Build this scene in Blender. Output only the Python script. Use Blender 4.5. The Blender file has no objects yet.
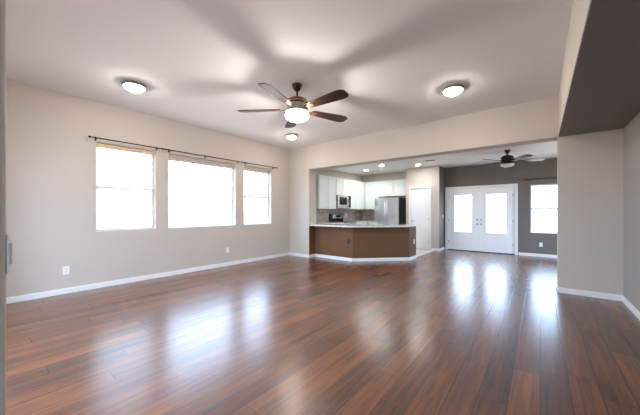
import bpy, bmesh, math, random
from mathutils import Vector, Matrix
SC = bpy.context.scene
COL = SC.collection
PI = math.pi
random.seed(4)

# ------------------------------------------------------------------ camera
YAW = math.atan(220 / 274.0)
cd = bpy.data.cameras.new('camera'); cam = bpy.data.objects.new('camera', cd); COL.objects.link(cam)
cam.location = (0, 0, 1.25); cam.rotation_euler = (PI / 2, 0, YAW)
cd.sensor_width = 36; cd.lens = 36 * 274 / 640.0; cd.shift_y = 4.5 / 640; cd.clip_start = .02
SC.camera = cam
# ------------------------------------------------------------------ world, lights, exposure
WORLD = 4.3
w = bpy.data.worlds.new('world'); SC.world = w; w.use_nodes = True
_nt = w.node_tree; bg = _nt.nodes['Background']; bg.inputs[1].default_value = WORLD
_tc = _nt.nodes.new('ShaderNodeTexCoord'); _sp = _nt.nodes.new('ShaderNodeSeparateXYZ'); _rp = _nt.nodes.new('ShaderNodeValToRGB')
_nt.links.new(_tc.outputs['Generated'], _sp.inputs[0]); _nt.links.new(_sp.outputs[2], _rp.inputs[0]); _nt.links.new(_rp.outputs[0], bg.inputs[0])
_rp.color_ramp.elements[0].position = 0.0; _rp.color_ramp.elements[0].color = (.31, .30, .285, 1)   # pale ground outside
_rp.color_ramp.elements[1].position = .03; _rp.color_ramp.elements[1].color = (.56, .74, 1.0, 1)    # hazy bright sky
SC.view_settings.view_transform = 'Standard'; SC.view_settings.look = 'None'
SC.view_settings.gamma = 1; SC.view_settings.use_curve_mapping = False
SC.view_settings.exposure = 1.24
SC.cycles.use_denoising = True
SC.cycles.max_bounces = 10; SC.cycles.diffuse_bounces = 6; SC.cycles.glossy_bounces = 5
SC.cycles.transparent_max_bounces = 12
SC.cycles.sample_clamp_indirect = 12
LAMP = (1.0, .93, .86)

def portal(name, loc, direction, sx, sy):
    l = bpy.data.lights.new(name, 'AREA'); l.shape = 'RECTANGLE'; l.size = sx; l.size_y = sy
    l.cycles.is_portal = True
    o = bpy.data.objects.new(name, l); COL.objects.link(o); o.location = loc
    o.rotation_euler = Vector(direction).to_track_quat('-Z', 'Y').to_euler()

# ------------------------------------------------------------------ materials
def mat(name, col, rough=.5, metal=0.0, bump=None, emit=None, spec=.5, noise=None, coat=0.0):
    m = bpy.data.materials.new(name); m.use_nodes = True
    nt = m.node_tree; b = nt.nodes['Principled BSDF']
    b.inputs['Base Color'].default_value = (*col, 1); b.inputs['Roughness'].default_value = rough
    b.inputs['Metallic'].default_value = metal; b.inputs['Specular IOR Level'].default_value = spec
    b.inputs['Coat Weight'].default_value = coat
    tc = nt.nodes.new('ShaderNodeTexCoord')
    if noise:                                   # (scale, amount) gentle mottling of the colour
        n = nt.nodes.new('ShaderNodeTexNoise'); n.inputs['Scale'].default_value = noise[0]
        n.inputs['Detail'].default_value = 4
        r = nt.nodes.new('ShaderNodeValToRGB'); a = noise[1]
        r.color_ramp.elements[0].position = .3; r.color_ramp.elements[1].position = .7
        r.color_ramp.elements[0].color = (*[c * (1 - a) for c in col], 1)
        r.color_ramp.elements[1].color = (*[min(1, c * (1 + a)) for c in col], 1)
        nt.links.new(tc.outputs['Object'], n.inputs['Vector']); nt.links.new(n.outputs['Fac'], r.inputs[0])
        nt.links.new(r.outputs[0], b.inputs['Base Color'])
    if bump:                                    # (scale, strength, distance)
        n = nt.nodes.new('ShaderNodeTexNoise'); n.inputs['Scale'].default_value = bump[0]
        n.inputs['Detail'].default_value = 3
        bp = nt.nodes.new('ShaderNodeBump'); bp.inputs['Strength'].default_value = bump[1]
        bp.inputs['Distance'].default_value = bump[2]
        nt.links.new(tc.outputs['Object'], n.inputs['Vector']); nt.links.new(n.outputs['Fac'], bp.inputs['Height'])
        nt.links.new(bp.outputs[0], b.inputs['Normal'])
    if emit:
        b.inputs['Emission Color'].default_value = (*emit[0], 1); b.inputs['Emission Strength'].default_value = emit[1]
    return m

M = {}
M['wall'] = mat('wall_paint', (.55, .50, .445), .7, bump=(90, .18, .004), noise=(1.2, .015))
M['dark_wall'] = mat('dark_taupe_paint', (.160, .140, .124), .65, bump=(90, .15, .004), noise=(1.2, .02))
M['alcove_soffit'] = mat('mid_taupe_soffit', (.19, .17, .155), .65, bump=(90, .15, .004), noise=(1.2, .02))  # soffit tone, darker than the main wall colour
M['alcove_wall'] = mat('grey_taupe_wall', (.33, .31, .29), .65, bump=(90, .15, .004), noise=(1.2, .02))  # alcove side wall tone, darker than the main wall colour
M['brown_wall'] = mat('brown_paint', (.15, .075, .034), .6, spec=.25, bump=(90, .15, .003), noise=(1.5, .03))
M['ceiling'] = mat('ceiling_paint', (.82, .81, .81), .8, bump=(60, .2, .004))
M['trim'] = mat('white_trim', (.80, .80, .79), .35, noise=(3, .01))
M['vinyl'] = mat('white_vinyl', (.82, .82, .82), .35, noise=(3, .01))
M['door'] = mat('door_white', (.86, .87, .88), .35, noise=(3, .01))
M['cab'] = mat('cabinet_white', (.80, .86, .84), .35, noise=(3, .01))
M['plate'] = mat('white_plastic', (.85, .84, .81), .35, noise=(20, .01))
M['slot'] = mat('dark_slot', (.03, .03, .03), .5, noise=(20, .1))
M['bronze'] = mat('dark_bronze', (.035, .026, .02), .38, .7, noise=(20, .15))
M['nickel'] = mat('brushed_nickel', (.45, .43, .40), .3, 1, noise=(30, .08))
M['copper'] = mat('copper_bronze', (.42, .20, .09), .3, .9, noise=(14, .15))
M['steel'] = mat('stainless_steel', (.86, .88, .90), .27, 1, noise=(2, .05))
M['dark_steel'] = mat('dark_grey_side', (.045, .047, .05), .4, .3, noise=(8, .1))
M['black'] = mat('black_glass', (.012, .012, .014), .08, 0, noise=(8, .1))
M['iron'] = mat('black_iron', (.02, .02, .02), .6, .2, noise=(20, .1))
M['slat'] = mat('white_slat', (.86, .85, .83), .45, noise=(10, .01))
def thin_slat():
    m = bpy.data.materials.new('thin_translucent_slat'); m.use_nodes = True; nt = m.node_tree
    b = nt.nodes['Principled BSDF']; b.inputs['Base Color'].default_value = (.75, .74, .72, 1); b.inputs['Roughness'].default_value = .5
    o = nt.nodes['Material Output']; mx = nt.nodes.new('ShaderNodeMixShader'); t = nt.nodes.new('ShaderNodeBsdfTranslucent')
    t.inputs[0].default_value = (.92, .90, .87, 1); mx.inputs[0].default_value = .62
    nt.links.new(b.outputs[0], mx.inputs[1]); nt.links.new(t.outputs[0], mx.inputs[2]); nt.links.new(mx.outputs[0], o.inputs[0])
    return m
M['thinslat'] = thin_slat()
M['valance'] = mat('oak_valance', (.62, .44, .27), .45, noise=(14, .12))
M['taupe'] = mat('taupe_wood_valance', (.45, .37, .33), .45, noise=(14, .1))
M['cord'] = mat('cord_white', (.7, .68, .64), .7, noise=(30, .05))
M['tassel'] = mat('tassel_wood', (.30, .22, .15), .5, noise=(30, .1))
M['lampglass'] = mat('frosted_lamp_glass', (.9, .88, .84), .3, emit=(LAMP, 45), noise=(10, .01))
M['fanglass'] = mat('frosted_fan_glass', (.9, .88, .84), .3, emit=(LAMP, 12), noise=(10, .01))
def bowl_glass():
    m = M['fanglass']; nt = m.node_tree; b = nt.nodes['Principled BSDF']; o = nt.nodes['Material Output']
    mx = nt.nodes.new('ShaderNodeMixShader'); t = nt.nodes.new('ShaderNodeBsdfTransparent'); mx.inputs[0].default_value = .45
    nt.links.new(t.outputs[0], mx.inputs[1]); nt.links.new(b.outputs[0], mx.inputs[2]); nt.links.new(mx.outputs[0], o.inputs[0])
bowl_glass()
M['offglass'] = mat('unlit_frosted_glass', (.72, .72, .69), .3, noise=(10, .02))
M['recess'] = mat('recessed_lamp_lens', (.9, .9, .86), .3, emit=((1, .98, .94), 165), noise=(10, .01))

def wood_blade():
    m = mat('walnut_blade', (.07, .035, .02), .27)
    nt = m.node_tree; b = nt.nodes['Principled BSDF']
    tc = nt.nodes.new('ShaderNodeTexCoord'); mp = nt.nodes.new('ShaderNodeMapping')
    mp.inputs['Scale'].default_value = (3, 40, 20)
    n = nt.nodes.new('ShaderNodeTexNoise'); n.inputs['Scale'].default_value = 1.5; n.inputs['Detail'].default_value = 5
    r = nt.nodes.new('ShaderNodeValToRGB')
    r.color_ramp.elements[0].position = .35; r.color_ramp.elements[1].position = .7
    r.color_ramp.elements[0].color = (.010, .005, .004, 1); r.color_ramp.elements[1].color = (.040, .017, .011, 1)
    L = nt.links.new
    L(tc.outputs['Object'], mp.inputs[0]); L(mp.outputs[0], n.inputs['Vector']); L(n.outputs['Fac'], r.inputs[0])
    L(r.outputs[0], b.inputs['Base Color'])
    return m
M['blade'] = wood_blade()

def mathn(nt, op, a, b=None, c=None):
    n = nt.nodes.new('ShaderNodeMath'); n.operation = op
    for i, v in enumerate((a, b, c)):
        if v is None: continue
        if isinstance(v, (int, float)): n.inputs[i].default_value = v
        else: nt.links.new(v, n.inputs[i])
    return n.outputs[0]

def wood_floor():
    m = bpy.data.materials.new('plank_floor'); m.use_nodes = True
    nt = m.node_tree; b = nt.nodes['Principled BSDF']; L = nt.links.new; N = nt.nodes.new
    geo = N('ShaderNodeNewGeometry'); sp = N('ShaderNodeSeparateXYZ'); L(geo.outputs['Position'], sp.inputs[0])
    X, Y = sp.outputs[0], sp.outputs[1]
    PW, PL = .165, 1.45
    xs = mathn(nt, 'DIVIDE', X, PW); row = mathn(nt, 'FLOOR', xs); fx = mathn(nt, 'FRACT', xs)
    wn = N('ShaderNodeTexWhiteNoise'); wn.noise_dimensions = '1D'; L(row, wn.inputs['W'])
    ys = mathn(nt, 'ADD', mathn(nt, 'DIVIDE', Y, PL), mathn(nt, 'MULTIPLY', wn.outputs['Value'], 7.0))
    idy = mathn(nt, 'FLOOR', ys); fy = mathn(nt, 'FRACT', ys)
    cmb = N('ShaderNodeCombineXYZ'); L(row, cmb.inputs[0]); L(idy, cmb.inputs[1])
    pid = N('ShaderNodeTexWhiteNoise'); pid.noise_dimensions = '2D'; L(cmb.outputs[0], pid.inputs['Vector'])
    # seams
    ex = mathn(nt, 'MULTIPLY', mathn(nt, 'MINIMUM', fx, mathn(nt, 'SUBTRACT', 1, fx)), PW)
    ey = mathn(nt, 'MULTIPLY', mathn(nt, 'MINIMUM', fy, mathn(nt, 'SUBTRACT', 1, fy)), PL)
    e = mathn(nt, 'MINIMUM', ex, ey)
    seam = N('ShaderNodeMapRange'); seam.interpolation_type = 'SMOOTHSTEP'
    seam.inputs['From Min'].default_value = .0008; seam.inputs['From Max'].default_value = .0040
    L(e, seam.inputs['Value'])
    seam2 = N('ShaderNodeMapRange'); seam2.interpolation_type = 'SMOOTHSTEP'
    seam2.inputs['From Min'].default_value = .0; seam2.inputs['From Max'].default_value = .007
    L(e, seam2.inputs['Value'])
    # grain coordinates, offset per plank
    off = mathn(nt, 'MULTIPLY', pid.outputs['Value'], 37.0)
    gx = mathn(nt, 'ADD', mathn(nt, 'MULTIPLY', X, 1.0), off)
    c2 = N('ShaderNodeCombineXYZ'); L(mathn(nt, 'MULTIPLY', gx, 26), c2.inputs[0]); L(mathn(nt, 'MULTIPLY', Y, 1.6), c2.inputs[1]); L(off, c2.inputs[2])
    g1 = N('ShaderNodeTexNoise'); g1.inputs['Scale'].default_value = 1; g1.inputs['Detail'].default_value = 6
    g1.inputs['Roughness'].default_value = .6; g1.inputs['Distortion'].default_value = 1.2; L(c2.outputs[0], g1.inputs['Vector'])
    c3 = N('ShaderNodeCombineXYZ'); L(mathn(nt, 'MULTIPLY', gx, 5), c3.inputs[0]); L(mathn(nt, 'MULTIPLY', Y, 1.1), c3.inputs[1]); L(off, c3.inputs[2])
    g2 = N('ShaderNodeTexNoise'); g2.inputs['Scale'].default_value = 1; g2.inputs['Detail'].default_value = 3; L(c3.outputs[0], g2.inputs['Vector'])
    t = mathn(nt, 'ADD', mathn(nt, 'MULTIPLY', g1.outputs['Fac'], .62), mathn(nt, 'MULTIPLY', g2.outputs['Fac'], .38))
    t = mathn(nt, 'ADD', t, mathn(nt, 'MULTIPLY', mathn(nt, 'SUBTRACT', pid.outputs['Value'], .5), .19))
    r = N('ShaderNodeValToRGB'); el = r.color_ramp.elements
    el[0].position = .30; el[0].color = (.030, .010, .0035, 1)
    el[1].position = .74; el[1].color = (.25, .078, .018, 1)
    a = el.new(.50); a.color = (.112, .031, .0085, 1)
    L(t, r.inputs[0])
    mx = N('ShaderNodeMix'); mx.data_type = 'RGBA'; L(seam.outputs[0], mx.inputs['Factor'])
    mx.inputs['A'].default_value = (.012, .006, .004, 1); L(r.outputs[0], mx.inputs['B'])
    L(mx.outputs['Result'], b.inputs['Base Color'])
    # scraped surface
    h = mathn(nt, 'ADD', mathn(nt, 'MULTIPLY', g2.outputs['Fac'], .7), mathn(nt, 'MULTIPLY', g1.outputs['Fac'], .3))
    h = mathn(nt, 'MULTIPLY', mathn(nt, 'ADD', h, .1), seam2.outputs[0])
    bp = N('ShaderNodeBump'); bp.inputs['Strength'].default_value = .38; bp.inputs['Distance'].default_value = .0014
    L(h, bp.inputs['Height']); L(bp.outputs[0], b.inputs['Normal'])
    rr = N('ShaderNodeMapRange'); rr.inputs['To Min'].default_value = .42; rr.inputs['To Max'].default_value = .52
    L(g1.outputs['Fac'], rr.inputs['Value']); L(rr.outputs[0], b.inputs['Roughness'])
    b.inputs['Specular IOR Level'].default_value = .15
    b.inputs['Coat Weight'].default_value = 1.0; b.inputs['Coat Roughness'].default_value = .245; b.inputs['Coat IOR'].default_value = 1.6
    L(bp.outputs[0], b.inputs['Coat Normal'])
    return m
M['floor'] = wood_floor()

def tile(name, c1, c2, grout, bw, rh, ms, axes, rough=.3):
    m = bpy.data.materials.new(name); m.use_nodes = True
    nt = m.node_tree; b = nt.nodes['Principled BSDF']; L = nt.links.new
    g = nt.nodes.new('ShaderNodeNewGeometry'); s = nt.nodes.new('ShaderNodeSeparateXYZ'); c = nt.nodes.new('ShaderNodeCombineXYZ')
    L(g.outputs['Position'], s.inputs[0])
    if axes == 'side':
        L(mathn(nt, 'ADD', s.outputs[0], s.outputs[1]), c.inputs[0]); L(s.outputs[2], c.inputs[1])
    else:
        L(s.outputs[0], c.inputs[0]); L(s.outputs[1], c.inputs[1])
    t = nt.nodes.new('ShaderNodeTexBrick'); L(c.outputs[0], t.inputs['Vector'])
    t.inputs['Scale'].default_value = 1; t.inputs['Brick Width'].default_value = bw; t.inputs['Row Height'].default_value = rh
    t.inputs['Mortar Size'].default_value = ms; t.inputs['Color1'].default_value = (*c1, 1)
    t.inputs['Color2'].default_value = (*c2, 1); t.inputs['Mortar'].default_value = (*grout, 1)
    L(t.outputs['Color'], b.inputs['Base Color']); b.inputs['Roughness'].default_value = rough
    return m
M['backsplash'] = tile('mosaic_backsplash', (.50, .45, .40), (.24, .20, .18), (.52, .49, .46), .10, .05, .004, 'side')
M['tilefloor'] = tile('floor_tile', (.66, .62, .56), (.60, .56, .50), (.45, .42, .38), .45, .45, .006, 'flat', .35)

def granite():
    m = mat('pale_granite', (.6, .57, .53), .15)
    nt = m.node_tree; b = nt.nodes['Principled BSDF']; L = nt.links.new
    tc = nt.nodes.new('ShaderNodeTexCoord'); n = nt.nodes.new('ShaderNodeTexNoise')
    n.inputs['Scale'].default_value = 28; n.inputs['Detail'].default_value = 6
    r = nt.nodes.new('ShaderNodeValToRGB'); e = r.color_ramp.elements
    e[0].position = .30; e[0].color = (.42, .38, .34, 1); e[1].position = .48; e[1].color = (.76, .71, .66, 1)
    L(tc.outputs['Object'], n.inputs['Vector']); L(n.outputs['Fac'], r.inputs[0]); L(r.outputs[0], b.inputs['Base Color'])
    return m
M['granite'] = granite()

def glass():
    m = bpy.data.materials.new('window_glass'); m.use_nodes = True; nt = m.node_tree
    for n in list(nt.nodes): nt.nodes.remove(n)
    o = nt.nodes.new('ShaderNodeOutputMaterial'); mx = nt.nodes.new('ShaderNodeMixShader')
    t = nt.nodes.new('ShaderNodeBsdfTransparent'); g = nt.nodes.new('ShaderNodeBsdfGlossy'); g.inputs['Roughness'].default_value = .02
    mx.inputs[0].default_value = .05
    L = nt.links.new; L(t.outputs[0], mx.inputs[1]); L(g.outputs[0], mx.inputs[2]); L(mx.outputs[0], o.inputs[0])
    return m
M['glass'] = glass()

# ------------------------------------------------------------------ mesh helpers
def box(bm, x0, x1, y0, y1, z0, z1, bev=0.0):
    g = bmesh.ops.create_cube(bm, size=1)
    c = Vector(((x0 + x1) / 2, (y0 + y1) / 2, (z0 + z1) / 2)); s = (abs(x1 - x0), abs(y1 - y0), abs(z1 - z0))
    for v in g['verts']: v.co = Vector((v.co.x * s[0], v.co.y * s[1], v.co.z * s[2])) + c
    if bev:
        es = list({e for v in g['verts'] for e in v.link_edges})
        bmesh.ops.bevel(bm, geom=es, offset=min(bev, min(s) * .45), segments=2, affect='EDGES', profile=.5)
    return bm
def B(*a, bev=0.0):
    bm = bmesh.new()
    for t in (a if isinstance(a[0], (tuple, list)) else (a,)): box(bm, *t, bev=bev)
    return bm
def tube(bm, pts, r, seg=10):
    pts = [Vector(p) for p in pts]; rings = []
    for i, p in enumerate(pts):
        d = (pts[min(i + 1, len(pts) - 1)] - pts[max(i - 1, 0)]).normalized()
        u = d.cross(Vector((0, 0, 1)));
        if u.length < .01: u = Vector((1, 0, 0))
        u.normalize(); v = d.cross(u)
        rings.append([bm.verts.new(p + r * (math.cos(a) * u + math.sin(a) * v)) for a in [2 * PI * k / seg for k in range(seg)]])
    for a, b in zip(rings, rings[1:]):
        for k in range(seg):
            bm.faces.new((a[k], a[(k + 1) % seg], b[(k + 1) % seg], b[k]))
    bm.faces.new(rings[0][::-1]); bm.faces.new(rings[-1])
    return bm
def lathe(bm, prof, seg=32, c=(0, 0, 0)):
    c = Vector(c); rings = []
    for r, z in prof:
        if r < 1e-5: rings.append([bm.verts.new(c + Vector((0, 0, z)))])
        else: rings.append([bm.verts.new(c + Vector((r * math.cos(2 * PI * k / seg), r * math.sin(2 * PI * k / seg), z))) for k in range(seg)])
    for a, b in zip(rings, rings[1:]):
        for k in range(seg):
            q = [a[k % len(a)], a[(k + 1) % len(a)], b[(k + 1) % len(b)], b[k % len(b)]]
            q = list(dict.fromkeys(q))
            if len(q) > 2: bm.faces.new(q)
    return bm
def prism(bm, poly, z0, z1):
    lo = [bm.verts.new((x, y, z0)) for x, y in poly]; hi = [bm.verts.new((x, y, z1)) for x, y in poly]
    n = len(poly)
    for i in range(n): bm.faces.new((lo[i], lo[(i + 1) % n], hi[(i + 1) % n], hi[i]))
    bm.faces.new(lo[::-1]); bm.faces.new(hi)
    return bm
def obj(name, bm, m, parent=None, loc=None, rot=None, smooth=False):
    bmesh.ops.recalc_face_normals(bm, faces=bm.faces)
    me = bpy.data.meshes.new(name); bm.to_mesh(me); bm.free()
    me.materials.append(M[m] if isinstance(m, str) else m)
    if smooth:
        for p in me.polygons: p.use_smooth = True
        try: me.set_sharp_from_angle(angle=math.radians(38))
        except Exception: pass
    o = bpy.data.objects.new(name, me); COL.objects.link(o)
    if parent: o.parent = parent
    if loc: o.location = loc
    if rot: o.rotation_euler = rot
    return o
def struct(name, bm, m, label=None, **k):
    o = obj(name, bm, m, **k); o['kind'] = 'structure'
    if label: o['label'] = label
    return o
def tag(o, label, cat, group=None):
    o['label'] = label; o['category'] = cat
    if group: o['group'] = group
    return o
def empty(name, loc=(0, 0, 0), rz=0.0):
    o = bpy.data.objects.new(name, None); COL.objects.link(o); o.location = loc; o.rotation_euler = (0, 0, rz)
    o.empty_display_size = .1
    return o
def sempty(name, label, loc=(0, 0, 0), rz=0.0):
    o = empty(name, loc, rz); o['kind'] = 'structure'; o['label'] = label; return o
def thing(name, label, cat, loc=(0, 0, 0), rz=0.0, group=None): return tag(empty(name, loc, rz), label, cat, group)
def copy_tree(o, parent=None):
    c = o.copy(); COL.objects.link(c)
    if parent: c.parent = parent
    for ch in list(o.children): copy_tree(ch, c)
    return c

# ------------------------------------------------------------------ dimensions
XL, YB, H = -5.67, 5.65, 3.06          # left wall, back wall of the main room, ceiling
WT = .30                                # back wall thickness
XJ, XR, XA = -4.92, .22, .91            # opening jambs, alcove wall
HB = 2.42                               # header underside
YF, HF = 9.80, 2.73                     # far wall, far ceiling
XE, YK = 1.6, -3.4                      # far room right wall, end of the hall behind the camera
WIN = [(1.20, 2.10, .93, 2.395), (2.325, 3.84, .93, 2.395), (4.08, 4.95, .93, 2.395)]

def wall_x(xa, xb, y0, y1, z0, z1, holes):   # wall in a plane of constant X with rectangular holes (y0,y1,z0,z1)
    bm = bmesh.new(); y = y0
    for a, b, c, d in sorted(holes):
        box(bm, xa, xb, y, a, z0, z1)
        if c > z0: box(bm, xa, xb, a, b, z0, c)
        if d < z1: box(bm, xa, xb, a, b, d, z1)
        y = b
    box(bm, xa, xb, y, y1, z0, z1)
    return bm
def wall_y(ya, yb, x0, x1, z0, z1, holes):
    bm = bmesh.new(); x = x0
    for a, b, c, d in sorted(holes):
        box(bm, x, a, ya, yb, z0, z1)
        if c > z0: box(bm, a, b, ya, yb, z0, c)
        if d < z1: box(bm, a, b, ya, yb, d, z1)
        x = b
    box(bm, x, x1, ya, yb, z0, z1)
    return bm

# ------------------------------------------------------------------ shell
PX0, PX1, PYF = -3.60, -2.51, 9.22      # pantry block
struct('floor', B(-6.0, 2.0, YK - .3, 10.2, -.12, 0), 'floor', 'glossy red-brown hand-scraped wood plank floor')
TX = -2.66
struct('floor_kitchen', prism(bmesh.new(), [(XL, 5.98), (-3.72, 5.98), (TX, 7.0), (TX, PYF), (PX0, PYF), (PX0, YF), (XL, YF)], 0, .004), 'tilefloor', 'pale beige square tile floor of the kitchen')
struct('ceiling', B(-5.97, XR, -.25, YB, H, H + .12), 'ceiling', 'pale flat ceiling of the main room')
struct('ceiling_far', B(-5.97, XE + .2, YB + WT, 10.1, HF, HF + .12), 'ceiling', 'lower ceiling over kitchen and entry')
struct('ceiling_hall', B(-1.41, XA + .2, YK - .2, -.25, H, H + .12), 'ceiling')
struct('wall_left', wall_x(XL - .2, XL, -.25, YF + .2, 0, H, WIN), 'wall', 'long beige wall with three windows')
# back wall: stub, header, right stub + alcove end, and the step above the far ceiling
struct('wall_back', B((XL, XJ, YB, YB + WT, 0, H), (XJ, XR, YB, YB + WT, HB, H), (XR, XA, YB, YB + WT, 0, HB)), 'wall', 'beige wall with the wide opening to the kitchen')
# header beam along the alcove and its low soffit
struct('wall_header', B(XR, XA + .2, YK, YB + WT, HB + .012, H), 'wall', 'long dropped header over the right-hand alcove')
struct('ceiling_alcove', B(XR + .004, XA + .2, YK, YB - .002, HB, HB + .012), 'alcove_soffit', 'low dark taupe soffit of the right-hand alcove')
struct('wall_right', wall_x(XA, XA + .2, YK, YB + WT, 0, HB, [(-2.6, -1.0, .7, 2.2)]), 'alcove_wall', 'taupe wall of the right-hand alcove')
# near left wall with rounded end
bm = bmesh.new(); r = .02; x1 = -1.212; y1 = .051; pts = [(XL, y1)]
for k in range(7):
    a = PI / 2 - k * PI / 12; pts.append((x1 - r + r * math.cos(a), y1 - r + r * math.sin(a)))
pts += [(x1, YK), (x1 - .2, YK), (x1 - .2, y1 - .25), (-1.7, y1 - .25), (-1.7, y1)]
prism(bm, pts[1:], 0, H); box(bm, XL, -5.3, y1 - .25, y1, 0, H); box(bm, -5.3, -1.7, y1 - .25, y1, 2.45, H); struct('wall_near', bm, 'wall', 'rounded wall end at the left edge')
struct('wall_hall', wall_y(YK - .2, YK, x1 - .2, XA + .2, 0, H, []), 'wall')
# kitchen / entry far wall and right wall
FD = (-2.40, -.575, 0.0, 2.0)           # french door opening
FW = (-.215, .70, .66, 2.02)
struct('wall_far', wall_y(YF, YF + .2, PX1 - .1, XE + .2, 0, HF, [FD, FW]), 'dark_wall', 'dark taupe wall with the french doors')
struct('wall_kitchen', B(XL, PX1 - .1, YF, YF + .2, 0, HF), 'wall', 'wall behind the fridge and cabinets')
struct('wall_entry', wall_x(XE, XE + .2, YB + WT, YF, 0, HF, [(6.6, 9.2, .4, 2.4)]), 'dark_wall')
struct('wall_entry_back', B(XA, XE + .2, YB + .1, YB + WT, 0, HF), 'dark_wall')
PD = (-3.43, -2.83, 0.0, 2.04)
struct('wall_pantry', wall_y(PYF, PYF + .12, PX0, PX1 - .004, 0, HF, [PD]), 'wall', 'short beige wall around the narrow pantry door')
struct('wall_pantry_side', B((PX1 - .12, PX1, PYF + .004, YF, 0, HF)), 'dark_wall', 'narrow dark wall beside the french doors')
struct('wall_pantry_inner', B((PX0, PX0 + .1, PYF + .12, YF, 0, HF)), 'wall')

# peninsula half wall
PYW = 5.90
def offs(d):   # polyline of the front face shifted outwards by d
    k = d * math.tan(PI / 8)
    return [(XJ, PYW - d), (-3.68 + k, PYW - d), (-2.63 + d, PYW + 1.05 - k), (-2.63 + d, 7.45)]
F0 = offs(0); B0 = [(-2.63 - .12, 7.45), (-2.63 - .12, PYW + 1.05 + .05), (-3.68 - .05, PYW + .12), (XJ, PYW + .12)]
struct('wall_peninsula', box(prism(bmesh.new(), F0 + B0, 0, .868), XJ + .0005, XJ + .008, YB + .002, PYW - .0005, 0, .868), 'brown_wall', 'brown-painted angled half wall under the breakfast bar')

# baseboards
def base(name, poly, side=1):
    """baseboard along a polyline; thickness to the given side"""
    bm = bmesh.new(); t = .014; hgt = .082
    for (ax, ay), (bx, by) in zip(poly, poly[1:]):
        d = Vector((bx - ax, by - ay)); L = d.length; d.normalize(); n = Vector((-d.y, d.x)) * side
        a0 = Vector((ax, ay)) - d * .0; b0 = Vector((bx, by)) + d * 0
        P4 = [a0, b0, b0 + n * t - d * 0, a0 + n * t]
        prism(bm, [(p.x, p.y) for p in P4], 0, hgt - .012)
        P4 = [a0, b0, b0 + n * t * .5, a0 + n * t * .5]
        prism(bm, [(p.x, p.y) for p in P4], hgt - .012, hgt)
    return struct(name, bm, 'trim')
base('baseboard_left', [(XL, y1), (XL, YB)], -1)
base('baseboard_back', [(XL, YB), (XJ, YB)], -1)
base('baseboard_jamb', [(XJ + .008, YB), (XJ + .008, PYW)], -1)
base('baseboard_peninsula', F0, -1)
base('baseboard_alcove', [(XR, YB), (XA, YB)], -1)
base('baseboard_right', [(XA, YB), (XA, YK)], -1)
base('baseboard_near', [(x1, y1 - .02), (x1, YK)], 1)
base('baseboard_near_face', [(-1.7, y1), (x1 - .02, y1)], 1)
base('baseboard_opening', [(XR, YB), (XR, YB + WT)], 1)
base('baseboard_entry', [(-.49, YF), (XE, YF)], -1)
base('baseboard_pantry', [(PX1, PYF), (PX1, YF)], -1)
base('baseboard_pantry_right', [(-2.77, PYF), (PX1, PYF)], -1)

# ------------------------------------------------------------------ left windows
portal('portal_window', (XL - .21, 1.65, 1.66), (1, 0, 0), .9, 1.46)
portal('portal_window', (XL - .21, 3.08, 1.66), (1, 0, 0), 1.52, 1.46)
portal('portal_window', (XL - .21, 4.51, 1.66), (1, 0, 0), .87, 1.46)
portal('portal_door', (-1.49, YF + .21, 1.0), (0, -1, 0), 1.9, 2.0)
portal('portal_window', (.24, YF + .21, 1.34), (0, -1, 0), .92, 1.36)

def window(name, label, w, h, mid, divider=None):
    """window unit in local coords: x along the width, y outwards (0 = inner face), z up"""
    t = sempty(name, label)
    fr = .035
    obj('window_frame', B((0, fr, 0, .06, 0, h), (w - fr, w, 0, .06, 0, h), (fr, w - fr, 0, .06, 0, fr), (fr, w - fr, 0, .06, h - fr, h)), 'vinyl', t)
    if mid:
        obj('sash_rail', B(fr, w - fr, -.012, .045, mid - .027, mid + .027, bev=.004), 'vinyl', t)
    if divider:
        obj('sash_rail', B(divider - .022, divider + .022, .0, .045, fr, h - fr, bev=.004), 'vinyl', t)
    obj('pane', B(fr, w - fr, .028, .034, fr, h - fr), 'glass', t)
    return t
names = [('leftmost window of the long wall, behind a lowered white blind'), ('wide middle window of the long wall'), ('narrow window nearest the corner with a mid rail')]
for i, (a, b, c, d) in enumerate(WIN):
    t = window('window_%d' % (i + 1), names[i], b - a, d - c, (.735, None, .71)[i])
    t.location = (XL - .10, a, c); t.rotation_euler = (0, 0, PI / 2)
    s = obj('window_sill', B(0, b - a, -.098, 0, .0, .012), 'trim', t)

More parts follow.
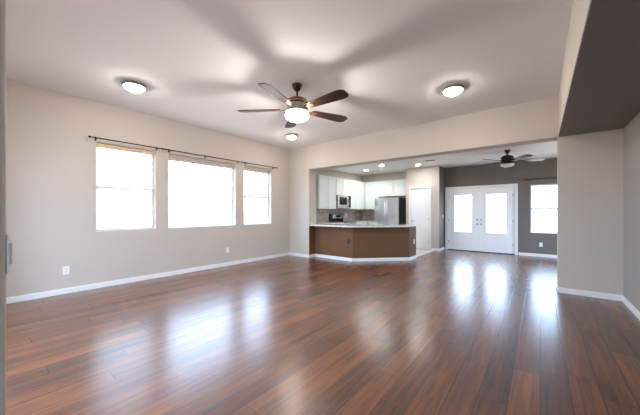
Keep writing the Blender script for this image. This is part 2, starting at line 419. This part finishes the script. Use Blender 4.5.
# blinds: local x along width, y towards the outside, z=0 at the head of the opening
def blind(label, w, vm, slats_to, loc, tass):
    t = thing('window_blind', label, 'blind', loc, PI / 2)
    obj('valance', B(.004, w - .004, -.012, .0, -.075, -.002, bev=.003), vm, t)
    obj('headrail', B(.006, w - .006, .002, .05, -.045, -.002), 'slat', t)
    bm = bmesh.new(); n = 0
    if slats_to > .3:
        z = -.09
        while z > -slats_to + .03:
            g = bmesh.ops.create_cube(bm, size=1)
            mtx = Matrix.Translation((w / 2, .026, z)) @ Matrix.Rotation(math.radians(3), 4, 'X') @ Matrix.Diagonal((w - .02, .05, .004, 1))
            bmesh.ops.transform(bm, matrix=mtx, verts=g['verts']); z -= .056
    else:
        for k in range(9): box(bm, .01, w - .01, .002, .05, -.055 - .005 * k, -.052 - .005 * k)
    obj('slats', bm, 'thinslat' if slats_to > .3 else 'slat', t)
    obj('bottom_rail', B(.01, w - .01, .003, .049, -slats_to, -slats_to + .018, bev=.003), vm, t)
    if slats_to > .3:
        bm = bmesh.new()
        for u in (.17, .83):
            tube(bm, [(w * u, -.001, -.05), (w * u, -.001, -slats_to + .01)], .0012, 6)
            tube(bm, [(w * u, .052, -.05), (w * u, .052, -slats_to + .01)], .0012, 6)
        obj('ladder_cord', bm, 'cord', t)
    for u, l in tass:
        c = obj('pull_cord', tube(bmesh.new(), [(w * u, -.006, -.06), (w * u, -.006, -l)], .0018, 6), 'cord', t)
        obj('tassel', lathe(bmesh.new(), [(0, 0), (.004, -.002), (.010, -.03), (.008, -.036), (0, -.037)], 12, (w * u, -.006, -l)), 'tassel', c)
    return t
yin = XL - .055
blind('white slatted blind with oak valance, lowered over the leftmost window', .90, 'valance', 1.455, (yin + .02, 1.20, 2.393), [(.12, .78), (.84, .98)])
blind('raised blind with oak valance at the top of the wide middle window', 1.515, 'taupe', .115, (yin + .02, 2.325, 2.393), [(.05, .36), (.96, .86)])
blind('raised blind with oak valance at the top of the narrow window nearest the corner', .87, 'taupe', .115, (yin + .02, 4.08, 2.393), [(.93, .66)])

# curtain rods
def rod(label, L, brackets, loc, rz, wall=.085, group=None):
    t = thing('curtain_rod', label, 'curtain rod', loc, rz, group)
    obj('pole', tube(bmesh.new(), [(0, 0, 0), (L, 0, 0)], .009, 10), 'bronze', t, smooth=True)
    for x, s in ((0, -1), (L, 1)):
        f = obj('finial', lathe(bmesh.new(), [(0, 0), (.010, .002), (.010, .008), (.007, .011), (.016, .02), (.019, .032), (.014, .044), (0, .05)], 14), 'bronze', t, loc=(x, 0, 0), rot=(0, s * PI / 2, 0), smooth=True)
    for bx in brackets:
        bm = bmesh.new(); box(bm, bx - .011, bx + .011, wall - .006, wall, -.035, .035, bev=.002)
        tube(bm, [(bx, wall - .004, -.018), (bx, .02, -.018), (bx, .0, -.012)], .005, 8); box(bm, bx - .006, bx + .006, -.012, .012, -.014, -.008)
        obj('bracket', bm, 'bronze', t)
    return t
rod('black curtain rod above the leftmost window of the long wall', 1.03, (.06, .97), (XL + .085, 1.135, 2.45), PI / 2)
rod('long black curtain rod with a centre bracket above the wide middle window', 1.67, (.06, .80, 1.61), (XL + .085, 2.27, 2.45), PI / 2)
rod('black curtain rod above the narrow window nearest the corner', .99, (.05, .94), (XL + .085, 4.06, 2.45), PI / 2)
rod('black curtain rod over the window right of the french doors', 1.3, (.05, 1.25), (-.335, YF - .085, 2.17), 0)

# ------------------------------------------------------------------ french doors + entry window + pantry door
def casing(name, label, x0, x1c, top, y, w=.075):
    return struct(name, B((x0 - w, x0, y - .018, y, 0, top + w), (x1c, x1c + w, y - .018, y, 0, top + w), (x0, x1c, y - .018, y, top, top + w)), 'trim', label)
casing('trim_1', 'white casing around the french doors', FD[0], FD[1], FD[3], YF)
struct('trim_2', B((FD[0], FD[0] + .02, YF, YF + .12, 0, 2.0), (FD[1] - .02, FD[1], YF, YF + .12, 0, 2.0), (FD[0] + .02, FD[1] - .02, YF, YF + .12, 1.98, 2.0)), 'trim')
struct('trim_3', B(FD[0], FD[1], YF - .02, YF + .2, 0, .022), 'bronze', 'dark threshold under the french doors')
def french(name, label, x0, x1c, glass_x, hinge_left, astragal):
    z0, z1 = .026, 1.976; y0, y1c = YF + .012, YF + .052
    t = sempty(name, label, (x0, y0, z0)); W = x1c - x0; Hh = z1 - z0; T = y1c - y0
    ga, gb = glass_x[0] - x0, glass_x[1] - x0; gz0, gz1 = .61 - z0, 1.79 - z0
    obj('door_leaf', B((0, ga, 0, T, 0, Hh), (gb, W, 0, T, 0, Hh), (ga, gb, 0, T, 0, gz0), (ga, gb, 0, T, gz1, Hh)), 'door', t)
    m = .028
    obj('glazing_bead', B((ga - m, ga, -.012, 0, gz0 - m, gz1 + m), (gb, gb + m, -.012, 0, gz0 - m, gz1 + m), (ga, gb, -.012, 0, gz0 - m, gz0), (ga, gb, -.012, 0, gz1, gz1 + m)), 'door', t)
    obj('pane', B(ga, gb, T / 2 - .003, T / 2 + .003, gz0, gz1), 'glass', t)
    pa, pb, p0, p1 = ga - .02, gb + .02, .16, .45
    bm = B((pa, pb, -.014, 0, p0, p0 + .022), (pa, pb, -.014, 0, p1 - .022, p1), (pa, pa + .022, -.014, 0, p0 + .022, p1 - .022), (pb - .022, pb, -.014, 0, p0 + .022, p1 - .022))
    box(bm, pa + .05, pb - .05, -.012, 0, p0 + .05, p1 - .05, bev=.006)
    obj('raised_panel', bm, 'door', t)
    hx = .012 if hinge_left else W - .012
    for hz in (.25, .95, 1.72):
        obj('hinge', B(hx - .011, hx + .011, -.008, 0, hz - .045, hz + .045, bev=.002), 'nickel', t)
    kx = W - .055 if hinge_left else .055
    def rot_lathe(prof, z): return lathe(bmesh.new(), prof, 20), (kx, 0, z)
    bm, l = rot_lathe([(0, 0), (.028, 0), (.028, .008), (.010, .012), (.010, .04), (.024, .048), (.027, .06), (.018, .07), (0, .072)], .87 - z0)
    obj('door_knob', bm, 'nickel', t, loc=l, rot=(PI / 2, 0, 0), smooth=True)
    bm, l = rot_lathe([(0, 0), (.028, 0), (.028, .01), (.016, .014), (.012, .02), (0, .021)], 1.01 - z0)
    obj('deadbolt', bm, 'nickel', t, loc=l, rot=(PI / 2, 0, 0), smooth=True)
    if astragal: obj('astragal', B(-.018, .018, -.014, 0, 0, Hh), 'door', t)
french('door_1', 'left french door leaf with tall glass pane', FD[0] + .022, -1.489, (-2.20, -1.69), True, False)
french('door_2', 'right french door leaf with tall glass pane', -1.486, FD[1] - .022, (-1.295, -.785), False, True)
t = window('window_4', 'single-hung window in the dark wall right of the french doors', FW[1] - FW[0], FW[3] - FW[2], .68)
t.location = (FW[0], YF + .08, FW[2])
obj('window_sill', B(0, FW[1] - FW[0], -.08, 0, 0, .012), 'trim', t)

t = window('window_5', 'added fill-light window in the entry side wall, out of frame', 2.6, 2.0, 1.0, 1.3); t.location = (XE + .10, 9.2, .4); t.rotation_euler = (0, 0, -PI / 2)  # added unseen opening, brings daylight into kitchen and entry
portal('portal_window', (XE + .21, 7.9, 1.4), (-1, 0, 0), 2.6, 2.0)
t = window('window_6', 'added fill-light sliding glass doors in the near wall, out of frame', 3.6, 2.45, None, 1.8); t.location = (-1.7, y1 - .10, 0); t.rotation_euler = (0, 0, PI)  # added unseen glazing, soft frontal fill for the main room
portal('portal_door', (-3.5, y1 - .26, 1.22), (0, 1, 0), 3.6, 2.4)
t = window('window_7', 'added fill-light window beside the camera, out of frame', 1.6, 1.5, .75); t.location = (XA + .10, -1.0, .7); t.rotation_euler = (0, 0, -PI / 2)  # added unseen opening, lights the near wall end from the side
portal('portal_window', (XA + .21, -1.8, 1.45), (-1, 0, 0), 1.6, 1.5)
casing('trim_4', 'white casing around the pantry door', PD[0], PD[1], PD[3], PYF, .07)
t = sempty('door_3', 'narrow white two-panel pantry door', (PD[0] + .004, PYF + .02, .012)); W = PD[1] - PD[0] - .008; Hh = 2.02
obj('door_leaf', B(0, W, 0, .035, 0, Hh), 'door', t)
for z0, z1 in ((.12, .86), (1.0, 1.92)):
    bm = B((.10, W - .10, -.012, 0, z0, z0 + .02), (.10, W - .10, -.012, 0, z1 - .02, z1), (.10, .12, -.012, 0, z0 + .02, z1 - .02), (W - .12, W - .10, -.012, 0, z0 + .02, z1 - .02))
    box(bm, .15, W - .15, -.007, 0, z0 + .05, z1 - .05, bev=.005)
    obj('raised_panel', bm, 'door', t)
obj('door_knob', lathe(bmesh.new(), [(0, 0), (.028, 0), (.028, .008), (.010, .012), (.010, .04), (.024, .048), (.027, .06), (.018, .07), (0, .072)], 20), 'nickel', t, loc=(.05, 0, .93), rot=(PI / 2, 0, 0), smooth=True)
for hz in (.25, 1.0, 1.78): obj('hinge', B(W - .02, W, -.008, 0, hz - .045, hz + .045, bev=.002), 'nickel', t)

# ------------------------------------------------------------------ kitchen
G = 'white wall cabinets along the kitchen'
def upper(label, x, y, rz, w, z0, z1, doors, depth=.33, crown=True):
    """local x along the front, y=0 front plane, y>0 into the wall"""
    t = thing('wall_cabinet', label, 'cabinet', (x, y, z0), rz, G); h = z1 - z0
    obj('body', B(0, w, .02, depth - .003, 0, h - .05), 'cab', t)
    if crown:
        bm = bmesh.new(); box(bm, 0, w, .0, depth - .003, h - .05, h - .02); box(bm, 0, w, -.02, depth - .003, h - .02, h)
        obj('crown_moulding', bm, 'cab', t)
    dw = w / doors
    for k in range(doors):
        a, b = k * dw + .008, (k + 1) * dw - .008; c, d = .003, h - .055; s = .055
        dd = obj('door', B((a, a + s, 0, .02, c, d), (b - s, b, 0, .02, c, d), (a + s, b - s, 0, .02, c, c + s), (a + s, b - s, 0, .02, d - s, d), (a + s, b - s, .014, .02, c + s, d - s)), 'cab', t)
    return t
XC = XL + .33; ZU0, ZU1 = 1.355, 2.41
RZ = PI / 2   # fronts facing +X: local x -> +Y, local y(back) -> -X
upper('white wall cabinet at the left end of the side run, beside the opening', XC, 6.60, RZ, .48, ZU0, ZU1, 1)
upper('white wall cabinet just left of the microwave', XC, 7.085, RZ, .45, ZU0, ZU1, 1)
upper('short two-door white cabinet above the microwave', XC, 7.54, RZ, .80, 1.83, ZU1, 2)
upper('white wall cabinet just right of the microwave', XC, 8.345, RZ, .455, ZU0, ZU1, 1)
upper('white wall cabinet in the kitchen corner, right end of the side run', XC, 8.805, RZ, .66, ZU0, ZU1, 1)
YC = YF - .33
upper('two-door white wall cabinet between the kitchen corner and the fridge', XC + .004, YC, 0, .57, ZU0, ZU1, 1)
upper('two-door white cabinet above the stainless fridge', -4.762, YC, 0, 1.155, 1.83, ZU1, 2)
bpy.data.objects['wall_cabinet.005']['label'] = 'white wall cabinet between the kitchen corner and the fridge'

# soffit shade line: crown strip above is plain wall; backsplash panels
struct('wall_backsplash_side', B(XL, XL + .008, YB + WT + .02, YF - .008, .912, 1.353), 'backsplash', 'grey mosaic backsplash behind the range')
struct('wall_backsplash_end', B(XL, -4.76, YF - .008, YF, .912, 1.353), 'backsplash', 'grey mosaic backsplash beside the fridge')

# microwave
t = thing('microwave', 'stainless over-the-range microwave with black window', 'microwave', (XL + .40, 7.545, 1.385), RZ)
obj('body', B(0, .785, .022, .39, 0, .435), 'dark_steel', t)
d = obj('door', B((0, .60, 0, .022, .05, .435)), 'steel', t)
obj('door_window', B(.07, .52, -.004, 0, .11, .375, bev=.002), 'black', d)
obj('handle', tube(bmesh.new(), [(.565, 0, .09), (.565, -.04, .10), (.565, -.04, .385), (.565, 0, .395)], .009, 8), 'steel', t)
c = obj('control_panel', B((.602, .785, 0, .022, .05, .435)), 'black', t)
obj('keypad', B(.63, .76, -.003, 0, .09, .30), 'dark_steel', c)
obj('vent_grille', B((0, .785, 0, .022, 0, .046)), 'steel', t)

# range
t = thing('range', 'stainless range with a black backguard against the side wall', 'stove', (XL + .66, 7.54, 0), RZ)
obj('body', B(.002, .758, .02, .65, .10, .90), 'steel', t)
obj('toe_kick', B(.02, .74, .06, .6, 0, .10), 'dark_steel', t)
d = obj('oven_door', B(.01, .75, 0, .02, .27, .76, bev=.004), 'steel', t)
obj('oven_window', B(.13, .63, -.004, 0, .36, .64), 'black', d)
obj('handle', tube(bmesh.new(), [(.06, 0, .71), (.06, -.045, .71), (.70, -.045, .71), (.70, 0, .71)], .011, 8), 'steel', d)
obj('drawer', B(.01, .75, 0, .02, .11, .26, bev=.004), 'steel', t)
obj('cooktop', B(.0, .76, .0, .56, .90, .918, bev=.003), 'black', t)
for gx in (.20, .56):
    for gy in (.15, .42):
        bm = bmesh.new()
        prof = [(0, .918), (.085, .918), (.085, .921), (.078, .921), (.070, .919), (.034, .919), (.03, .924), (0, .924)]
        obj('burner', lathe(bm, prof, 24, (gx, gy, 0)), 'iron', t)
bgd = obj('backguard', B(0, .76, .56, .648, .90, 1.19, bev=.006), 'black', t)
obj('control_panel', B(.10, .70, .552, .56, 1.03, 1.17, bev=.003), 'steel', bgd)
obj('display', B(.27, .53, .547, .552, 1.06, 1.14), 'black', bgd)
for kx in (.15, .21, .59, .65):
    obj('knob', lathe(bmesh.new(), [(0, 0), (.02, 0), (.017, .022), (0, .023)], 16), 'steel', bgd, loc=(kx, .552, 1.10), rot=(PI / 2, 0, 0))

# fridge
t = thing('refrigerator', 'tall stainless french-door refrigerator with dark side', 'refrigerator', (-4.72, 9.06, 0))
obj('body', B(0, .91, .07, .72, .03, 1.755), 'dark_steel', t)
obj('toe_grille', B(.02, .89, .08, .6, 0, .03), 'dark_steel', t)
for a, b, hx in ((.0, .452, .415), (.458, .91, .495)):
    d = obj('door', B(a, b, 0, .065, .66, 1.77, bev=.008), 'steel', t)
    obj('handle', tube(bmesh.new(), [(hx, 0, .78), (hx, -.05, .80), (hx, -.055, 1.2), (hx, -.05, 1.60), (hx, 0, 1.62)], .013, 10), 'steel', d, smooth=True)
d = obj('freezer_drawer', B(0, .91, 0, .065, .04, .65, bev=.008), 'steel', t)
obj('handle', tube(bmesh.new(), [(.08, 0, .58), (.10, -.05, .58), (.81, -.05, .58), (.83, 0, .58)], .013, 10), 'steel', d, smooth=True)

# base cabinets (side run, end run)
def lower(label, x, y, rz, w, doors, depth=.60):
    t = thing('base_cabinet', label, 'cabinet', (x, y, 0), rz, 'white base cabinets of the kitchen')
    obj('body', B(0, w, .02, depth - .003, .10, .87), 'cab', t); obj('toe_kick', B(0, w, .08, depth - .003, 0, .10), 'dark_steel', t)
    dw = w / doors
    for k in range(doors):
        a, b = k * dw + .003, (k + 1) * dw - .003; s = .055; c, d = .12, .69
        obj('door', B((a, a + s, 0, .02, c, d), (b - s, b, 0, .02, c, d), (a + s, b - s, 0, .02, c, c + s), (a + s, b - s, 0, .02, d - s, d), (a + s, b - s, .014, .02, c + s, d - s)), 'cab', t)
        obj('drawer', B(a, b, 0, .02, .71, .86, bev=.003), 'cab', t)
    return t
XB = XL + .61
lower('white base cabinet left of the range', XB, 6.03, RZ, 1.50, 3)
lower('white base cabinet right of the range, reaching the corner', XB, 8.31, RZ, .87, 2)
lower('white base cabinet between the corner and the fridge', XB, YF - .61, 0, .325, 1)

# countertops
bm = bmesh.new()
fr = offs(.20)
poly = [(XJ + .003, PYW - .20), (fr[1][0], fr[1][1]), (-2.59, fr[1][1] + (-2.59 - fr[1][0])), (-2.59, 7.47), (-2.95, 7.47), (-2.95, 7.12), (-3.70, 6.37), (XJ + .003, 6.37)]
prism(bm, poly, .87, .91)
tag(obj('breakfast_bar_top', bm, 'granite'), 'pale granite bar top on the brown angled half wall', 'countertop')
tag(obj('countertop', B(XL + .009, XJ, YB + WT + .001, 6.37, .87, .91), 'granite'), 'pale granite worktop in the near left corner of the kitchen, left of the range', 'countertop')
# the worktop runs on to the range
tag(obj('countertop', B(XL + .009, XL + .64, 6.371, 7.537, .87, .91), 'granite'), 'pale granite worktop directly left of the range', 'countertop')
tag(obj('countertop', B((XL + .009, XL + .64, 8.303, YF - .009, .87, .91), (XL + .64, -4.74, YF - .64, YF - .009, .87, .91)), 'granite'), 'pale granite worktop from the range round the corner to the fridge', 'countertop')

# ------------------------------------------------------------------ outlets and switches
def outlet(label, loc, rz, m='plate', kind='outlet', sc=1.0, group=None):
    """faces local -Y"""
    t = thing('wall_' + kind, label, kind, loc, rz, group)
    obj('cover_plate', B(-.036 * sc, .036 * sc, -.006, 0, -.058 * sc, .058 * sc, bev=.002), m, t)
    if kind == 'outlet':
        for z in (-.021, .021):
            r = obj('receptacle', B(-.017, .017, -.0085, -.006, z - .014, z + .014, bev=.002), m if m == 'plate' else 'slot', t)
            obj('slots', B((-.009, -.006, -.0092, -.0085, z - .005, z + .006), (.006, .009, -.0092, -.0085, z - .005, z + .006), (-.002, .002, -.0092, -.0085, z - .011, z - .007)), 'slot', r)
    else:
        obj('toggle', B(-.016, .016, -.013, -.006, -.033, .033, bev=.003), m, t)
    return t
outlet('white outlet low on the long wall, left of the leftmost window', (XL, .838, .355), PI / 2, sc=1.1)
outlet('white outlet low on the long wall, under the wide middle window', (XL, 3.624, .366), PI / 2)
outlet('dark outlet on the brown half wall facing the room', (-3.80, PYW, .50), 0, m='bronze')
outlet('white outlet on the end of the brown half wall', (-2.63, 7.30, .46), PI / 2)
outlet('white outlet low on the dark wall below the entry window', (.02, YF, .34), 0)
outlet('white light switch on the dark wall beside the french doors', (PX1, 9.62, 1.10), PI / 2, kind='switch')
outlet('white light switch on the rounded wall end at the left edge', (-1.262, y1, 1.125), PI, kind='switch')
for yy, lb in ((6.80, 'white outlet on the mosaic backsplash left of the range'), (8.62, 'white outlet on the mosaic backsplash right of the range'), (9.50, 'white outlet on the mosaic backsplash next to the corner')):
    outlet(lb, (XL + .008, yy, 1.13), PI / 2)

# ------------------------------------------------------------------ ceiling lights
def flush(label, loc, r=.15):
    t = thing('ceiling_light', label, 'ceiling light', loc, 0, 'flush ceiling lights of the main room')
    obj('rim', lathe(bmesh.new(), [(0, 0), (r - .03, 0), (r - .01, -.012), (r, -.030), (r, -.044), (r - .012, -.050), (r - .02, -.044), (r - .025, -.03), (0, -.03)], 36), 'nickel', t, smooth=True)
    pr = [(0, -.040)] + [((r - .036) * math.cos(a), -.044 - 0.06 * math.sin(a)) for a in [PI / 2 * k / 8 for k in range(8)]] + [(0, -.104)]
    obj('glass_bowl', lathe(bmesh.new(), pr, 36), 'lampglass', t, smooth=True)
    obj('finial', lathe(bmesh.new(), [(0, -.103), (.014, -.104), (.012, -.114), (.006, -.120), (.009, -.128), (0, -.136)], 14), 'nickel', t, smooth=True)
    return t
flush('round flush ceiling light above the leftmost window', (-4.48, 1.38, H))
flush('round flush ceiling light near the right-hand header', (-.99, 4.33, H))
flush('small-looking flush ceiling light near the far left corner, behind the fan', (-4.55, 4.60, H), .14)
flush('added round fill light on the hall ceiling behind the camera', (-.7, -2.6, H), .15)['group'] = 'added hall fill light'  # added unseen lamp, fill for the near wall end
def can(label, loc):
    t = thing('recessed_light', label, 'recessed light', loc, 0, 'recessed lights in the kitchen ceiling')
    obj('trim_ring', lathe(bmesh.new(), [(.062, 0), (.088, 0), (.085, -.008), (.062, -.006)], 28), 'trim', t)
    obj('lens', lathe(bmesh.new(), [(0, -.004), (.062, -.004), (.062, 0), (0, 0)], 28), 'recess', t)
can('recessed kitchen ceiling light furthest left, before the corner cabinets', (-4.82, 8.62, HF))
can('brightest recessed kitchen ceiling light, in the middle above the peninsula', (-3.93, 8.0, HF))
can('recessed ceiling light in front of the pantry door', (-2.98, 8.62, HF))
t = thing('ceiling_vent', 'white rectangular ceiling vent right of the recessed lights', 'vent', (-2.46, 8.1, HF))
obj('frame', B((-.16, .16, -.09, -.07, -.008, 0), (-.16, .16, .07, .09, -.008, 0), (-.16, -.14, -.07, .07, -.008, 0), (.14, .16, -.07, .07, -.008, 0)), 'trim', t)
obj('louvres', B(*[(-.14, .14, -.065 + .02 * k, -.057 + .02 * k, -.007, 0) for k in range(7)]), 'dark_steel', t)

# ------------------------------------------------------------------ ceiling fans
FAN_W = 82
def fan(label, loc, zb, R, phase, lit, scale=1.0, body='copper', chain=.0):
    cx, cy, top = loc; t = thing('ceiling_fan', label, 'ceiling fan', loc)
    s = scale; d = zb - top     # blade plane, negative
    obj('canopy', lathe(bmesh.new(), [(0, 0), (.075 * s, 0), (.072 * s, -.02), (.045 * s, -.07), (.028 * s, -.085), (0, -.085)], 28), 'bronze', t, smooth=True)
    obj('downrod', lathe(bmesh.new(), [(0, -.07), (.013, -.07), (.013, d + .19 * s), (0, d + .19 * s)], 14), 'bronze', t, smooth=True)
    h = d
    obj('motor_housing', lathe(bmesh.new(), [(0, h + .215 * s), (.03 * s, h + .215 * s), (.05 * s, h + .20 * s), (.10 * s, h + .185 * s), (.145 * s, h + .155 * s), (.16 * s, h + .125 * s), (.155 * s, h + .105 * s), (0, h + .105 * s)], 36), body, t, smooth=True)
    ring = obj('switch_housing', lathe(bmesh.new(), [(0, h + .105 * s), (.135 * s, h + .105 * s), (.15 * s, h + .09 * s), (.15 * s, h + .03 * s), (.165 * s, h + .015 * s), (.168 * s, h - .02 * s), (.12 * s, h - .03 * s), (.10 * s, h - .06 * s), (0, h - .06 * s)], 36), 'nickel' if body == 'copper' else 'bronze', t, smooth=True)
    rg = .165 * s
    pr = [(rg - .006, h - .055 * s), (rg, h - .053 * s), (rg + .003, h - .060 * s)] + [(rg * math.cos(a), h - .062 * s - .078 * s * math.sin(a)) for a in [PI / 2 * k / 9 for k in range(9)]] + [(0, h - .14 * s)]
    obj('glass_bowl', lathe(bmesh.new(), pr, 36), 'fanglass' if lit else 'offglass', t, smooth=True)
    obj('finial', lathe(bmesh.new(), [(0, h - .139 * s), (.012, h - .141 * s), (.008, h - .155 * s), (0, h - .16 * s)], 12), 'bronze', t, smooth=True)
    if lit:
        pl = bpy.data.lights.new('bulb', 'POINT'); pl.energy = FAN_W; pl.color = LAMP; pl.shadow_soft_size = .06
        po = bpy.data.objects.new('bulb', pl); COL.objects.link(po); po.parent = t; po.location = (0, 0, h - .09 * s)
    if chain:
        obj('pull_chain', tube(bmesh.new(), [(.05, 0, h - .12 * s), (.05, 0, h - .12 * s - chain)], .003, 6), 'bronze', t)
    # one blade, then copies
    def blade_bm():
        bm = bmesh.new(); n = 14; r0 = .235 * s; lo = []; hi = []
        for k in range(n + 1):
            u = k / n; x = r0 + (R - r0) * u
            wdt = (.058 + .036 * min(1, u * 1.35)) * s
            if u > .86: wdt *= math.sqrt(max(0.0, 1 - ((u - .86) / .14) ** 2 * .72))
            if u < .08: wdt *= .8 + .2 * u / .08
            lo.append((x, -wdt)); hi.append((x, wdt))
        return prism(bm, lo + hi[::-1], -.004, .004)
    def arm_bm():
        bm = bmesh.new()
        prism(bm, [(.13 * s, -.018), (.20 * s, -.014), (.245 * s, -.032), (.31 * s, -.02), (.33 * s, 0), (.31 * s, .02), (.245 * s, .032), (.20 * s, .014), (.13 * s, .018)], -.010, -.004)
        return bm
    first = None
    for k in range(5):
        a = math.radians(phase + 72 * k)
        if first is None:
            b = obj('blade', blade_bm(), 'blade', t); br = obj('blade_bracket', arm_bm(), body, b); first = (b, br)
        else:
            b = first[0].copy(); COL.objects.link(b); br = first[1].copy(); COL.objects.link(br); br.parent = b
        b.location = (0, 0, d + .03 * s); b.rotation_euler = (math.radians(-11), 0, a)
        b.rotation_mode = 'XYZ'
    return t
fan('lit five-blade ceiling fan with copper housing and dark walnut blades', (-2.70, 2.84, H), 2.68, .86, 358, True, 1.0)
fan('unlit dark bronze ceiling fan in front of the french doors', (-.61, 7.92, HF), 2.44, .74, 20, False, .85, body='bronze', chain=.16)
